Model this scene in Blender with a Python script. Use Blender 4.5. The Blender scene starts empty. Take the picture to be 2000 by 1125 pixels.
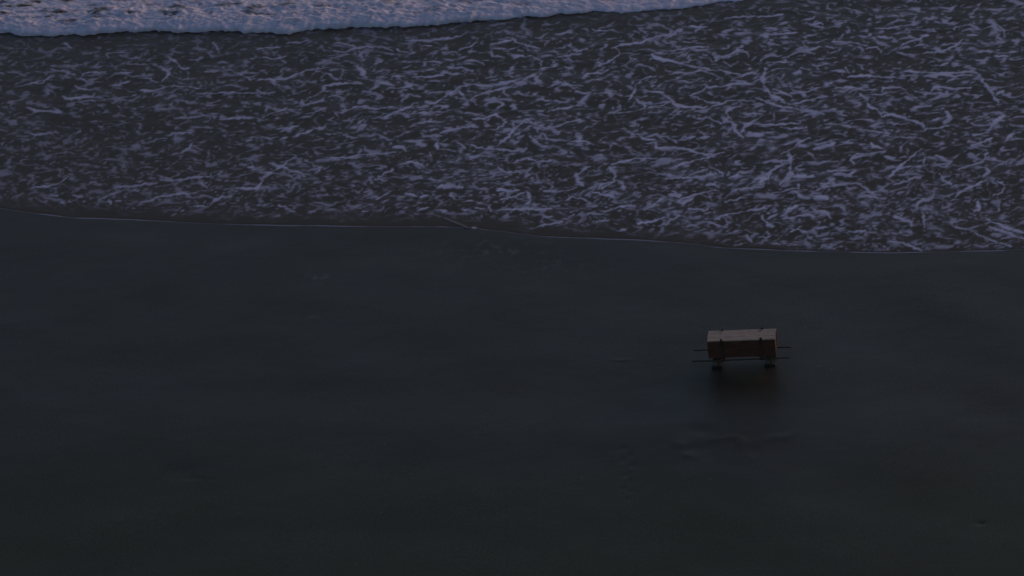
import bpy, bmesh, math, random
import numpy as np
from mathutils import Matrix, Vector

random.seed(4)
scene = bpy.context.scene
COL = scene.collection

# ------------------------------------------------------------------ helpers
TH = -0.2744                                   # direction of the waterline on the beach
E1 = np.array([math.cos(TH), math.sin(TH)])    # along the water (s)
E2 = np.array([-math.sin(TH), math.cos(TH)])   # out to sea (t)

def st2xy(s, t):
    return s * E1[0] + t * E2[0], s * E1[1] + t * E2[1]

def _hash(ix, iy, seed):
    h = (ix.astype(np.int64) * 374761393 + iy.astype(np.int64) * 668265263 + seed * 974634541) & 0xFFFFFFFF
    h = ((h ^ (h >> 13)) * 1274126177) & 0xFFFFFFFF
    return (h ^ (h >> 16)) & 0xFFFFFFFF

def perlin(x, y, seed=0):
    x0 = np.floor(x); y0 = np.floor(y)
    fx = x - x0; fy = y - y0
    def g(dx, dy):
        a = _hash(x0 + dx, y0 + dy, seed) / 4294967296.0 * 2 * np.pi
        return np.cos(a) * (fx - dx) + np.sin(a) * (fy - dy)
    ux = fx * fx * fx * (fx * (fx * 6 - 15) + 10)
    uy = fy * fy * fy * (fy * (fy * 6 - 15) + 10)
    n0 = g(0, 0) * (1 - ux) + g(1, 0) * ux
    n1 = g(0, 1) * (1 - ux) + g(1, 1) * ux
    return (n0 * (1 - uy) + n1 * uy) * 1.5

def fbm(x, y, seed=0, oct=4):
    v = np.zeros_like(x); a = 1.0; s = 0.0
    for k in range(oct):
        v += a * perlin(x * 2 ** k + 13.7 * k, y * 2 ** k - 7.1 * k, seed + k * 17)
        s += a; a *= 0.5
    return v / s

def smooth(a, b, x):
    t = np.clip((x - a) / (b - a), 0, 1)
    return t * t * (3 - 2 * t)

def interp_line(pts, s):
    p = np.array(pts)
    # smoothed polyline
    ss = np.linspace(p[0, 0], p[-1, 0], 1600)
    v = np.interp(ss, p[:, 0], p[:, 1])
    k = np.hanning(15); k /= k.sum()
    v = np.convolve(np.pad(v, 7, mode='edge'), k, mode='valid')
    return np.interp(s, ss, v)

def spaced(lo, hi, step, far, grow=1.35):
    """even spacing in [lo,hi], growing out to -far / +far"""
    v = list(np.arange(lo, hi + 1e-6, step))
    d = step * 2; x = hi
    while x < far:
        x += d; v.append(x); d *= grow
    d = step * 2; x = lo; pre = []
    while x > -far:
        x -= d; pre.append(x); d *= grow
    return np.array(pre[::-1] + v)

def grid_object(name, X, Y, Z, mat, attrs):
    """X,Y,Z: (rows, cols) arrays -> one smooth mesh object with point attributes"""
    nr, nc = X.shape
    co = np.stack([X, Y, Z], -1).reshape(-1, 3).astype(np.float32)
    idx = np.arange(nr * nc, dtype=np.int32).reshape(nr, nc)
    q = np.stack([idx[:-1, :-1], idx[:-1, 1:], idx[1:, 1:], idx[1:, :-1]], -1).reshape(-1, 4)
    me = bpy.data.meshes.new(name)
    me.vertices.add(len(co)); me.vertices.foreach_set('co', co.ravel())
    me.loops.add(q.size); me.loops.foreach_set('vertex_index', q.ravel())
    me.polygons.add(len(q))
    me.polygons.foreach_set('loop_start', np.arange(0, q.size, 4, dtype=np.int32))
    me.polygons.foreach_set('loop_total', np.full(len(q), 4, dtype=np.int32))
    me.polygons.foreach_set('use_smooth', np.ones(len(q), dtype=bool))
    me.update(calc_edges=True)
    for k, v in attrs.items():
        at = me.attributes.new(k, 'FLOAT', 'POINT')
        at.data.foreach_set('value', v.reshape(-1).astype(np.float32))
    me.materials.append(mat)
    o = bpy.data.objects.new(name, me)
    COL.objects.link(o)
    return o

# ------------------------------------------------------------------ node helpers
def new_mat(name):
    m = bpy.data.materials.new(name); m.use_nodes = True
    nt = m.node_tree
    for n in list(nt.nodes): nt.nodes.remove(n)
    out = nt.nodes.new('ShaderNodeOutputMaterial')
    return m, nt, out

def N(nt, typ, **kw):
    n = nt.nodes.new(typ)
    for k, v in kw.items():
        if k in n.inputs.keys(): n.inputs[k].default_value = v
        else: setattr(n, k, v)
    return n

def L(nt, a, b): nt.links.new(a, b)

def attr(nt, name):
    return N(nt, 'ShaderNodeAttribute', attribute_name=name).outputs['Fac']

def noise(nt, vec, scale, detail=4.0, rough=0.55):
    n = N(nt, 'ShaderNodeTexNoise', Scale=scale, Detail=detail, Roughness=rough)
    L(nt, vec, n.inputs['Vector']); return n.outputs['Fac']

def remap(nt, v, a, b, c, d):
    n = N(nt, 'ShaderNodeMapRange'); L(nt, v, n.inputs['Value'])
    for k, x in zip(('From Min', 'From Max', 'To Min', 'To Max'), (a, b, c, d)): n.inputs[k].default_value = x
    return n.outputs['Result']

def math_(nt, op, a, b=None):
    n = N(nt, 'ShaderNodeMath', operation=op)
    for i, v in enumerate((a, b)):
        if v is None: continue
        if isinstance(v, (int, float)): n.inputs[i].default_value = v
        else: L(nt, v, n.inputs[i])
    return n.outputs[0]

def mixcol(nt, fac, a, b):
    n = N(nt, 'ShaderNodeMix', data_type='RGBA')
    if isinstance(fac, (int, float)): n.inputs[0].default_value = fac
    else: L(nt, fac, n.inputs[0])
    for i, v in ((6, a), (7, b)):
        if isinstance(v, tuple): n.inputs[i].default_value = (*v, 1)
        else: L(nt, v, n.inputs[i])
    return n.outputs[2]

def shore_vec(nt, sx=1.0, sy=1.0, sz=1.0):
    """object coordinates turned so that x runs along the waterline"""
    tc = N(nt, 'ShaderNodeTexCoord')
    mp = N(nt, 'ShaderNodeMapping'); mp.vector_type = 'POINT'
    mp.inputs['Rotation'].default_value = (0, 0, -TH)
    L(nt, tc.outputs['Object'], mp.inputs['Vector'])
    m2 = N(nt, 'ShaderNodeMapping'); m2.inputs['Scale'].default_value = (sx, sy, sz)
    L(nt, mp.outputs['Vector'], m2.inputs['Vector'])
    return m2.outputs['Vector']
# ------------------------------------------------------------------ materials
def make_sand():
    m, nt, out = new_mat('wet_sand')
    b = N(nt, 'ShaderNodeBsdfPrincipled', IOR=1.33)
    wet = attr(nt, 'wet'); resid = attr(nt, 'residue')
    v = shore_vec(nt)
    fine = remap(nt, noise(nt, v, 20, 5, 0.85), 0.3, 0.7, 0, 1)
    vs = shore_vec(nt, 0.5, 1.4)
    mid = noise(nt, vs, 1.3, 4, 0.6)
    dry_c = mixcol(nt, fine, (0.015, 0.0145, 0.009), (0.065, 0.059, 0.039))
    wet_c = mixcol(nt, fine, (0.0135, 0.0084, 0.0055), (0.060, 0.042, 0.030))
    col = mixcol(nt, wet, dry_c, wet_c)
    col = mixcol(nt, attr(nt, 'pool_reflection'), col, (0.022, 0.013, 0.0065))  # wet film, with the dark of the chest's reflection painted into the sand
    vo = N(nt, 'ShaderNodeTexVoronoi', Scale=2.6); L(nt, v, vo.inputs['Vector'])
    dots = remap(nt, vo.outputs['Distance'], 0.035, 0.075, 1, 0)
    sel = N(nt, 'ShaderNodeSeparateColor'); L(nt, vo.outputs['Color'], sel.inputs[0])
    dots = math_(nt, 'MULTIPLY', dots, remap(nt, sel.outputs[0], 0.80, 1.0, 0, 0.6))
    col = mixcol(nt, dots, col, (0.16, 0.14, 0.12))
    col = mixcol(nt, resid, col, (0.42, 0.42, 0.46))
    L(nt, col, b.inputs['Base Color'])
    ro = remap(nt, wet, 0, 1, 0.44, 0.32)
    ro = math_(nt, 'ADD', ro, remap(nt, mid, 0.3, 0.7, -0.03, 0.03))
    ro = math_(nt, 'ADD', ro, math_(nt, 'MULTIPLY', attr(nt, 'pool_reflection'), 0.05))
    L(nt, ro, b.inputs['Roughness'])
    sp = remap(nt, wet, 0, 1, 0.155, 0.27)
    pool_reflection = attr(nt, 'pool_reflection')
    sp = math_(nt, 'ADD', sp, math_(nt, 'MULTIPLY', pool_reflection, 0.10))
    tone = attr(nt, 'tone')
    sp = math_(nt, 'MULTIPLY', sp, tone)
    L(nt, sp, b.inputs['Specular IOR Level'])
    bp = N(nt, 'ShaderNodeBump', Strength=0.55, Distance=0.006)
    L(nt, noise(nt, v, 45, 5, 0.65), bp.inputs['Height'])
    bp2 = N(nt, 'ShaderNodeBump', Strength=0.10, Distance=0.03)
    L(nt, noise(nt, vs, 2.2, 3, 0.5), bp2.inputs['Height'])
    L(nt, bp.outputs[0], bp2.inputs['Normal'])
    L(nt, bp2.outputs[0], b.inputs['Normal'])
    L(nt, b.outputs[0], out.inputs['Surface'])
    return m

def make_water(foam_bump=0.6):
    m, nt, out = new_mat('shallow_water')
    w = N(nt, 'ShaderNodeBsdfPrincipled', IOR=1.33, Roughness=0.22)
    w.inputs['Specular IOR Level'].default_value = 0.14
    v = shore_vec(nt)
    vs = shore_vec(nt, 0.45, 1.6)
    tint = noise(nt, vs, 0.6, 4, 0.6)
    silt = mixcol(nt, tint, WATER_A, WATER_B)
    L(nt, silt, w.inputs['Base Color'])
    bp = N(nt, 'ShaderNodeBump', Strength=0.25, Distance=0.02)
    L(nt, noise(nt, vs, 3.0, 5, 0.6), bp.inputs['Height'])
    L(nt, bp.outputs[0], w.inputs['Normal'])
    f = N(nt, 'ShaderNodeBsdfPrincipled', Roughness=0.8)
    f.inputs['Specular IOR Level'].default_value = 0.2
    L(nt, mixcol(nt, noise(nt, v, 12, 3, 0.6), FOAM_A, FOAM_B), f.inputs['Base Color'])
    bf = N(nt, 'ShaderNodeBump', Strength=foam_bump, Distance=0.02)
    L(nt, noise(nt, v, 16, 4, 0.7), bf.inputs['Height'])
    L(nt, bf.outputs[0], f.inputs['Normal'])
    ms = N(nt, 'ShaderNodeMixShader')
    L(nt, attr(nt, 'foam'), ms.inputs[0])
    L(nt, w.outputs[0], ms.inputs[1]); L(nt, f.outputs[0], ms.inputs[2])
    L(nt, ms.outputs[0], out.inputs['Surface'])
    return m

def make_wood(name, ca, cb, rough, scale=(1.5, 14, 14), grime=None, spec=0.35):
    m, nt, out = new_mat(name)
    b = N(nt, 'ShaderNodeBsdfPrincipled', Roughness=rough)
    b.inputs['Specular IOR Level'].default_value = spec
    tc = N(nt, 'ShaderNodeTexCoord')
    mp = N(nt, 'ShaderNodeMapping'); mp.inputs['Scale'].default_value = scale
    L(nt, tc.outputs['Object'], mp.inputs['Vector'])
    g = noise(nt, mp.outputs[0], 3.0, 6, 0.65)
    col = mixcol(nt, remap(nt, g, 0.3, 0.7, 0, 1), ca, cb)
    if grime:
        st = noise(nt, tc.outputs['Object'], 4.0, 5, 0.7)
        col = mixcol(nt, remap(nt, st, 0.5, 0.75, 0, 0.7), col, grime)
    L(nt, col, b.inputs['Base Color'])
    bp = N(nt, 'ShaderNodeBump', Strength=0.5, Distance=0.006)
    L(nt, g, bp.inputs['Height']); L(nt, bp.outputs[0], b.inputs['Normal'])
    L(nt, b.outputs[0], out.inputs['Surface'])
    return m

WATER_A = (0.042, 0.027, 0.017); WATER_B = (0.070, 0.044, 0.028)
FOAM_A = (0.40, 0.36, 0.49); FOAM_B = (0.52, 0.47, 0.63)
M_SAND = make_sand()
M_WATER = make_water()
FOAM_A = (0.48, 0.40, 0.47); FOAM_B = (0.62, 0.51, 0.60)
M_WAVE = make_water(0.3); M_WAVE.name = 'breaking_foam'
M_LID = make_wood('weathered_lid_wood', (0.185, 0.12, 0.092), (0.325, 0.212, 0.162), 0.65, grime=(0.12, 0.08, 0.065))
M_BODY = make_wood('red_brown_chest_wood', (0.058, 0.021, 0.015), (0.105, 0.039, 0.025), 0.6, grime=(0.02, 0.012, 0.01), spec=0.2)
M_POLE = make_wood('pole_wood', (0.035, 0.025, 0.016), (0.07, 0.05, 0.03), 0.65, spec=0.2)
M_IRON = make_wood('dark_ironwork', (0.012, 0.010, 0.010), (0.03, 0.024, 0.022), 0.6, scale=(5, 5, 5), spec=0.2)
M_ROPE = make_wood('old_strap_leather', (0.030, 0.020, 0.017), (0.055, 0.037, 0.030), 0.75, scale=(8, 8, 8), spec=0.2)

# ------------------------------------------------------------------ beach lines, metres along (s) and across (t) the shore
SHORE = [(-26, 6.3), (-22.72, 5.51), (-19.45, 5.0), (-17.26, 4.5), (-15.99, 4.2), (-14.58, 3.96), (-12.07, 3.83), (-10.39, 3.67), (-8.12, 3.63), (-5.55, 3.63), (-3.02, 3.67), (-2.07, 3.63), (-0.75, 3.34), (0.23, 3.14), (1.64, 3.08), (3.19, 3.0), (4.76, 2.82), (5.55, 2.62), (6.63, 2.53), (7.84, 2.47), (9.2, 2.45), (10.83, 2.43), (12.3, 2.54), (13.61, 2.64), (14.48, 2.79), (16.63, 3.13), (19.5, 3.46), (26, 3.2)]
BORE = [(-40, 17.4), (-27.1, 17.08), (-23.77, 17.09), (-21.55, 17.06), (-20.8, 16.98), (-19.69, 16.94), (-18.62, 16.99), (-17.43, 17.23), (-16.39, 17.35), (-15.25, 17.16), (-13.86, 17.28), (-12.59, 17.2), (-11.51, 17.13), (-10.53, 17.45), (-9.16, 17.57), (-7.78, 17.65), (-6.75, 17.73), (-6.1, 17.93), (-4.93, 18.13), (-4.09, 18.25), (-3.26, 18.45), (-2.44, 18.65), (-1.42, 18.73), (-0.25, 18.85), (1.26, 19.05), (2.6, 19.5), (4.3, 20.05), (7, 20.8), (17, 23), (40, 26)]
def shore_t(s):
    return interp_line(SHORE, s) + 0.02 * perlin(s / 0.9, s * 0, 3) + 0.035 * perlin(s / 2.7, s * 0, 5)
def bore_t(s):
    return interp_line(BORE, s)

# filaments of foam drifting on the shallows: "s,t s,t .../width"
FOAM = """-15.36,14.76 -15.03,14.49 -14.72,14.16 -14.7,13.89 -14.71,13.42/0.073
-17.29,15.63 -16.74,15.68/0.042
-17.33,15.57 -17.09,15.22/0.042
-16.78,15.43 -16.41,15.23 -16.04,15.23 -16.04,15.64/0.052
-19.04,16.39 -18.68,15.97/0.062
-18.86,14.33 -18.47,14.26 -17.86,13.93/0.047
-17.59,13.66 -17.63,14.07 -17.31,14.14 -16.87,14.14/0.062
-17.59,13.66 -17.17,13.33/0.052
-16.43,13.14 -16.05,13.28 -15.83,13.48/0.052
-16.54,14.08 -16.06,14.11/0.052
-15.58,13.75 -15.25,13.68 -14.92,13.42/0.047
-19.56,13.04 -19.21,13.31 -18.78,13.32 -18.69,13.79/0.052
-17.63,13.13 -17.33,12.87 -16.9,12.87/0.052
-17.77,12.33 -17.53,12.14 -16.75,12.41 -16.77,12.54/0.062
-17.1,11.94 -16.76,12.05 -16.22,12.09 -15.68,12.29 -15.31,12.49/0.047
-15.29,12.82 -14.84,12.76 -14.5,13.03/0.052
-14.27,13.1 -13.67,13.1 -13.26,12.95/0.047
-13.36,12.58 -12.86,12.62 -12.33,12.68 -11.3,12.67/0.042
-13.68,12.12 -13.3,11.89 -12.76,11.89 -12.35,12.13/0.042
-11.29,12.86 -11.04,12.6 -10.72,12.74/0.062
-13.51,14.23 -13.02,14.21/0.042
-12.98,14.51 -12.54,14.24 -12.15,13.98 -11.76,13.65/0.047
-11.5,13.61 -10.98,13.7 -10.57,13.73 -10.36,14.06 -10.07,14.33 -9.84,14.4 -9.35,14.13 -8.86,13.68/0.052
-11.66,14.38 -11.32,14.05/0.042
-8.15,13.46 -8.66,13.35 -9.13,13.21 -9.12,12.95 -8.92,12.76/0.052
-8.88,12.37 -8.61,12.5 -8.27,12.31/0.047
-8.89,12.17 -9.19,11.97 -9.6,11.71/0.042
-9.66,12.16 -9.51,11.84/0.073
-15.06,15.3 -14.63,14.9 -14.39,14.5 -14.12,14.43/0.047
-13.86,16.48 -13.55,15.93/0.062
-12.22,15.93 -11.81,16.01 -11.46,16.08/0.052
-11.8,15.32 -11.34,15.19 -11.03,15.4/0.042
-11.31,16.42 -10.82,16.42 -10.63,16.63/0.042
-9.69,16.36 -9.47,16.43 -8.83,16.09/0.042
-18.72,11.47 -18.35,11.28 -17.79,11.26 -17.43,11.18/0.052
-17.74,11.48 -17.47,11.22/0.062
-13.55,10.89 -13.05,10.83 -12.51,11.03 -12.13,10.97/0.047
-12.73,11.16 -12.37,10.97/0.052
-11.95,10.74 -11.62,10.85 -10.86,10.89/0.047
-10.53,10.99 -10.32,11.32 -9.98,11.58/0.047
-9.26,11.14 -8.67,11.59/0.042
-18.19,9.73 -17.83,9.54 -17.39,9.68 -17.12,9.77/0.047
-13.34,9.62 -13.16,9.78 -12.61,9.75/0.047
-13.68,9.36 -13.33,9.36/0.047
-12.52,8.44 -12.41,8.69 -12.38,9.07/0.073
-9.74,9.86 -9.58,10.14 -9.23,10.37/0.047
-9.62,9.42 -9.14,9.62 -8.65,10.19 -8.41,10.16/0.047
-9.45,7.76 -9.07,7.46 -8.88,8.01 -8.74,8.14/0.052
-9.43,6.66 -9.32,7.09 -9.03,7.52/0.083
-9.03,7.52 -8.68,7.28 -8.21,7.05/0.047
-8.42,8.02 -7.96,7.6 -7.74,7.42 -7.79,7/0.047
-7.76,8.16 -7.3,8.16 -6.76,8.11/0.042
-10.11,7.44 -9.89,7.38 -9.84,7.08/0.083
-8.6,6.98 -8.37,6.69/0.062
-10.05,5.99 -9.38,6.06 -9.34,6.54/0.062
-12.72,6.59 -12.34,6.48 -11.81,6.67 -11.21,6.81/0.047
-14.01,6.02 -13.56,6.09/0.052
-10.59,5.26 -10.35,5.44 -10.03,5.51/0.073
-7.6,9.77 -7.29,9.46 -7.13,9.53/0.052
-11.71,18.79 -11.63,18.5/0.021
-7.31,16.61 -6.61,16.6 -6.16,16.74 -5.6,16.92 -5.37,17.26/0.052
-9.57,15.81 -9.11,15.68 -8.84,16.05 -8.44,16.13 -7.88,16.09 -7.49,15.76/0.047
-7.47,15.89 -6.92,15.62 -6.71,15.76/0.052
-6.7,16.23 -6.32,16.17/0.052
-5.42,15.9 -5.04,16.11 -4.88,16.45/0.047
-4.37,16.31 -4.04,16.45 -3.79,16.65/0.073
-3.77,16.86 -3.5,16.45 -3.1,16.25 -2.69,16.05/0.052
-3.35,15.24 -3.23,15.51 -2.8,15.45 -2.4,15.12 -2.36,14.79/0.052
-2.02,15.38 -1.57,15.52 -1.22,15.66/0.052
-1.21,17.48 -0.76,17.34 -0.54,17.41/0.047
-0.26,16.06 0.04,16.33 0.48,16.47 0.89,16.81 1.31,17.08 1.77,17.49/0.057
-0.22,16.13 0.01,15.86 0.06,15.46 -0.37,14.87 -0.39,14.67/0.062
1.11,15.67 1.49,15.8 2.28,16.01/0.047
1.08,15.67 1.29,15.34 1.92,15.08 2.51,14.75/0.057
0.34,17.48 0.72,17.08/0.036
-6.81,14.95 -6.35,15.02 -5.81,15.03 -5.67,14.83/0.042
-4.94,15.17 -4.43,15.04 -4.27,14.84/0.042
-5.33,14.54 -4.93,14.59 -4.5,14.31/0.057
-6.87,14.49 -6.7,14.75/0.047
-8.5,14.74 -8.19,14.34 -8.07,14.01 -7.9,13.82/0.093
-7.43,13.86 -6.86,13.96/0.052
-6.37,13.9 -5.94,13.83 -5.39,14.04/0.057
-8.91,13.32 -8.46,13.42 -7.94,13.38/0.052
-7.54,13.56 -7.15,13.43 -6.86,13.23/0.057
-6.91,13.89 -6.57,13.5 -6.28,13.31 -6.48,13.13 -7.09,12.97/0.057
-4.6,13.45 -4.16,13.33 -3.67,13.24 -3.25,13.46 -2.88,13.66/0.078
-2.84,13.47 -2.62,13.8 -2.39,14.13/0.062
-2.78,13.21 -3.32,13.01 -3.74,12.81 -3.98,12.55 -4.05,12.23 -3.76,11.85/0.052
-5.51,12.08 -5.19,11.96 -5.05,12.34 -4.9,12.73 -4.74,13.06/0.073
-5.17,11.89 -4.66,11.71/0.062
-4.74,13.06 -4.28,12.35/0.052
-6.26,12.72 -5.77,12.4/0.052
-3.54,11.91 -3.36,12.17 -3.12,12.11 -2.96,11.92 -3.1,11.66/0.052
-1.4,11.43 -1.11,11.69 -0.72,11.76 -0.45,12.14 -0.39,12.65/0.057
-0.82,13.88 -0.69,14.14 -0.24,14.21 -0.06,14.47/0.062
-1.37,13.48 -1.11,13.32 -0.69,13.29/0.047
-0.7,13.62 -0.16,13.82/0.042
-0.23,12.72 0.22,12.81 0.72,12.6/0.042
1.02,13.44 1.23,13.83 1.54,14.03/0.052
1.03,13.38 1.09,12.8 1.02,12.29/0.052
1.52,12.93 1.95,12.81 2.31,12.43 2.49,12.05 3.05,11.8/0.067
1.24,12.29 1.58,12.04 1.67,11.72/0.062
1.76,11.73 2.12,11.92 2.36,12.18/0.047
1.87,11.41 2.26,11.48/0.052
-7.01,10.91 -6.53,10.98 -6.38,11.3 -5.94,11.69 -5.89,11.95/0.052
-7.83,11.69 -7.36,11.7 -6.97,11.55 -6.55,11.75/0.052
-5.81,11.25 -5.32,11.32 -4.87,11.39/0.057
-5.6,10.3 -5.49,10.56 -4.94,10.69/0.062
-4.53,9.94 -4.13,10.2 -3.59,10.39 -3.4,10.31/0.057
-3.71,10.9 -3.32,10.96 -3.09,11.22 -2.8,10.97 -2.61,10.66 -2.77,10.22/0.057
-3.75,10.58 -3.46,10.33/0.073
-2.37,10.6 -2.2,10.1 -2.32,9.61 -2.46,9.23 -2.48,9.05/0.073
-2.23,9.98 -2.05,10.73 -1.62,10.61/0.052
-1.97,10.86 -1.62,10.61 -1.27,10.3 -0.88,10.37 -0.56,10.75 -0.26,10.94/0.057
-1.26,9.99 -1.05,9.56 -0.57,9.45 0.17,9.4 0.55,9.22/0.052
-0.14,9.83 0.04,9.52/0.125
-3.35,9.09 -2.82,8.8 -2.24,8.75 -1.77,8.69/0.052
-3.85,9.27 -3.46,8.85/0.047
-4.51,9.2 -4.32,8.83/0.104
-4.58,9.69 -4.44,9.2/0.047
-5.8,8.9 -5.54,8.87 -5.31,8.67/0.104
-6.68,8.36 -6.12,8.46 -5.46,8.57/0.052
-7.55,8.16 -7.09,8.17 -6.73,8.36/0.047
1.77,9.92 2.06,9.55 2.41,9.5 2.57,8.95 3.07,8.96 3.59,8.91/0.057
-1.61,9.74 -1.21,9.25/0.042
-5.31,7.71 -5.01,7.9 -4.58,7.79/0.062
-4.54,8.58 -4.37,8.1/0.047
-1.71,7.91 -1.38,8.21 -1.06,8.04 -0.46,8.11/0.052
1.34,7.84 1.68,8.09 2.09,8.28 3.09,8.3/0.052
1.31,7.72 1.62,7.25 1.66,6.78 1.37,6.3/0.062
0.4,6.99 0.55,7.59 0.75,7.71/0.052
-2.15,7.6 -1.86,7.3 -1.28,7.25/0.047
-5.69,6.74 -5.62,7.16 -5.4,7.41/0.057
-3.71,6.31 -3.46,6.43 -2.97,6.26/0.083
1.85,6.67 2.09,6.32/0.047
2.95,7.28 3.43,7.05 3.94,7/0.047
-1.7,6.12 -1.4,6 -1.15,6.13/0.052
-0.82,5.9 -0.7,5.49/0.093
-0.41,6.09 0.02,6.15/0.047
1.53,15.8 1.96,16.01 2.52,16.18 2.87,16.18/0.047
1.66,15.14 2.16,14.95 2.67,14.69 3.17,14.52/0.057
3.1,15.68 3.28,15.15 3.57,15.48 3.84,15.95 4.15,15.82 4.31,15.42/0.052
3.52,14.5 3.85,14.24 4.33,14.12 4.63,14.38/0.047
3.53,15.09 3.89,14.7/0.042
4.05,13.79 4.34,14.05 4.7,14.31/0.042
2.91,12.63 3.22,12.95 3.35,13.21 3.9,13.34 4.27,13.5 4.84,13.5/0.057
4.97,14.58 5.01,13.99 5.1,13.48 5.33,12.97 5.41,12.84/0.104
5.49,12.65 5.89,12.34/0.093
5.47,13.16 5.79,12.91 6.13,12.6/0.062
2.12,12.68 2.37,12.3 2.5,12.05/0.073
2.51,11.99 2.97,11.83 3.6,11.81/0.062
3.06,12.56 3.65,12.13 4.01,12.07 4.2,12.26 4.94,12.27/0.042
5.01,12.52 5.4,12.21 5.78,11.96 6.49,11.72 7.1,11.42/0.052
6.39,12.03 6.62,12.35 7.25,12.61/0.052
6.5,11.72 6.78,11.66 7.39,11.36/0.052
4.62,11.95 4.31,11.63 4.3,11.38 4.53,11.01 4.61,10.7/0.062
4.63,10.7 4.8,10.15 5.03,9.79/0.125
3.71,11.19 3.92,10.94 4.25,10.7/0.047
4.97,10.09 5.06,10.58 5.24,10.83 5.4,11.21/0.062
5.32,10.65 6.11,10.66 6.65,10.73/0.047
6.15,10.42 6.6,10.36 6.98,10.43/0.047
3.76,9.7 4.02,9.77/0.083
3.22,9.57 3.58,9.76/0.052
2.67,9.81 3.09,9.39/0.047
2.82,9.02 3.44,8.97 3.83,8.67 4.35,8.56 4.71,8.75/0.062
3.25,7.64 3.48,7.89 3.96,8.25 4.47,8.5/0.047
6.67,8.9 6.8,8.43 6.81,8.07/0.114
6.44,8.66 6.67,8.9 6.87,9.39 7.14,9.76/0.057
6.81,8.05 6.46,7.82/0.052
6.22,7.29 6.48,7.71/0.062
4.38,7.78 4.75,7.55 4.96,7.14/0.057
3.18,7.11 3.64,7 4.18,7.07 4.49,7.19/0.057
5.35,6.04 5.43,6.22 5.78,6.4 6.25,6.47 6.31,6.76/0.062
5.89,6.99 6.21,7.05 6.17,6.64/0.073
6.75,6.77 7.01,7.13 7.22,7.19 7.71,7.2/0.083
7.01,7.48 6.96,7.13/0.062
5.55,15.43 5.83,15.83 6.16,15.96 6.42,16.16/0.062
5.83,15.83 6.37,15.7/0.047
5.95,13.36 6.18,12.98 6.48,12.86 6.93,13.24/0.042
4.91,15.1 5.67,15.06/0.031
7.13,13.44 7.27,13.63 7.44,13.25 8,13.25 8.37,13.07/0.067
8.3,12.75 8.58,12.37 8.63,12/0.114
8.63,12 8.95,11.75 9.19,11.26/0.073
9.19,11.26 9.44,11.39 9.87,11.15 10.41,10.79 10.62,10.42/0.073
9.37,10.77 9.98,10.72/0.047
7.61,11.74 7.84,11.37 8.08,11.25/0.062
7.54,10.74 8.11,10.63 8.59,10.39 9.46,10.1/0.052
7.66,14.02 8.16,14.09 8.73,14.03 9.48,13.9/0.052
7.68,14.27 7.49,14.79/0.036
9.4,14.48 9.82,14.36 10.73,14.3 11.17,14.37/0.052
9.04,14.67 9.27,14.61/0.052
10.08,14.1 10.74,14.17 11.09,14.05 10.86,13.66/0.057
8.9,12.88 8.96,13.2 9.45,13.33 9.66,13.02/0.062
9.94,13.02 10.41,12.9 10.52,13.28 10.68,13.34/0.062
10.68,13.34 11.1,13.16 11.69,13.29/0.047
10.06,11.77 10.31,11.96 10.58,12.02/0.052
11.14,11.53 11.24,11.17 11.18,10.8/0.125
10.76,11.04 10.97,11.16/0.062
10.62,10.42 11,10.49 11.31,10.62/0.057
9.5,9.86 10.05,9.83 10.42,9.87/0.047
11.17,14.37 11.61,14.43 11.88,14.05 12.05,13.55 12.5,12.54 12.65,12.23/0.078
12.55,10.27 12.65,10.82 12.85,11.43/0.062
12.48,12.79 12.71,13.11/0.062
13.16,9.74 13.29,10.04 13.58,10.29/0.052
7.43,8.98 7.68,9.16 7.97,9.41/0.083
9.09,9.43 9.21,9.19 9.46,9.13/0.073
8.73,8.7 9.06,8.71 9.59,8.84/0.057
8.74,8.68 8.62,8.34 8.78,8.05/0.057
9.62,8.6 9.87,8.36 10.16,8.25/0.052
9.93,7.19 10.16,7.84 10.49,8.61 10.69,9.09/0.047
10.79,8.74 10.89,8.03/0.047
11.19,8.63 11.54,8.4 11.63,8.1 11.22,7.98/0.057
12,7.76 12.29,8 12.64,8.24 12.67,8.89/0.047
12.72,8.42 13.33,8.31/0.036
12.14,9.24 12.38,9.48 12.71,9.85/0.042
11.45,7.45 11.62,6.99 11.91,6.77/0.062
13.21,7.03 13.45,6.8 13.45,6.34 13.21,6.11/0.062
10.21,6.73 10.55,6.97 10.94,7.27/0.047
12.12,5.97 12.37,6.55 12.71,6.78/0.042
7.99,5.76 8.31,5.76/0.104
8.01,6.68 8.37,6.81 8.12,7.03/0.073
8.22,7.39 8.6,7.4/0.052
9.41,6.31 9.67,6.02/0.062
3.02,18.31 3.41,18.44 4,18.45 4.46,18.51 4.91,18.65/0.047
1.48,17.96 1.77,17.96/0.047
1.33,16.88 1.62,17.21 1.76,17.42/0.052
1.94,17.69 2.54,17.69/0.047
4.4,17.09 5.15,17.16 5.6,17.29/0.052
5.92,17.83 6.25,17.97 6.35,17.7/0.042
6.49,17.57 6.79,17.84 7.06,18.04/0.042
8,17.57 8.46,17.57 8.89,17.77 9.35,17.84/0.047
7.06,16.83 7.07,17.16/0.042
8.2,16.97 8.62,16.83/0.057
7.98,16.1 8.31,16.17 8.47,15.84/0.047
9.09,16.37 9.6,16.84 9.79,17.11/0.052
9.8,15.72 10.35,15.85 10.71,16.18 10.98,16.71/0.052
10.59,17.57 10.79,17.78 11.07,17.84 11.33,17.58/0.052
11.06,17.04 11.4,17.04/0.052
11.92,17.91 12.21,17.38 12.25,17.05 12.11,16.85/0.052
12.15,15.54 12.54,15.54/0.062
6.84,15.31 7.11,15.38/0.052
6.62,14.85 6.94,14.98/0.047
10.49,14.81 10.68,15.07/0.052
6.7,8.7 6.87,7.99 6.95,7.16 6.76,6.69/0.093
6.76,6.69 7.02,7.11 7.71,7.18/0.073
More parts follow.
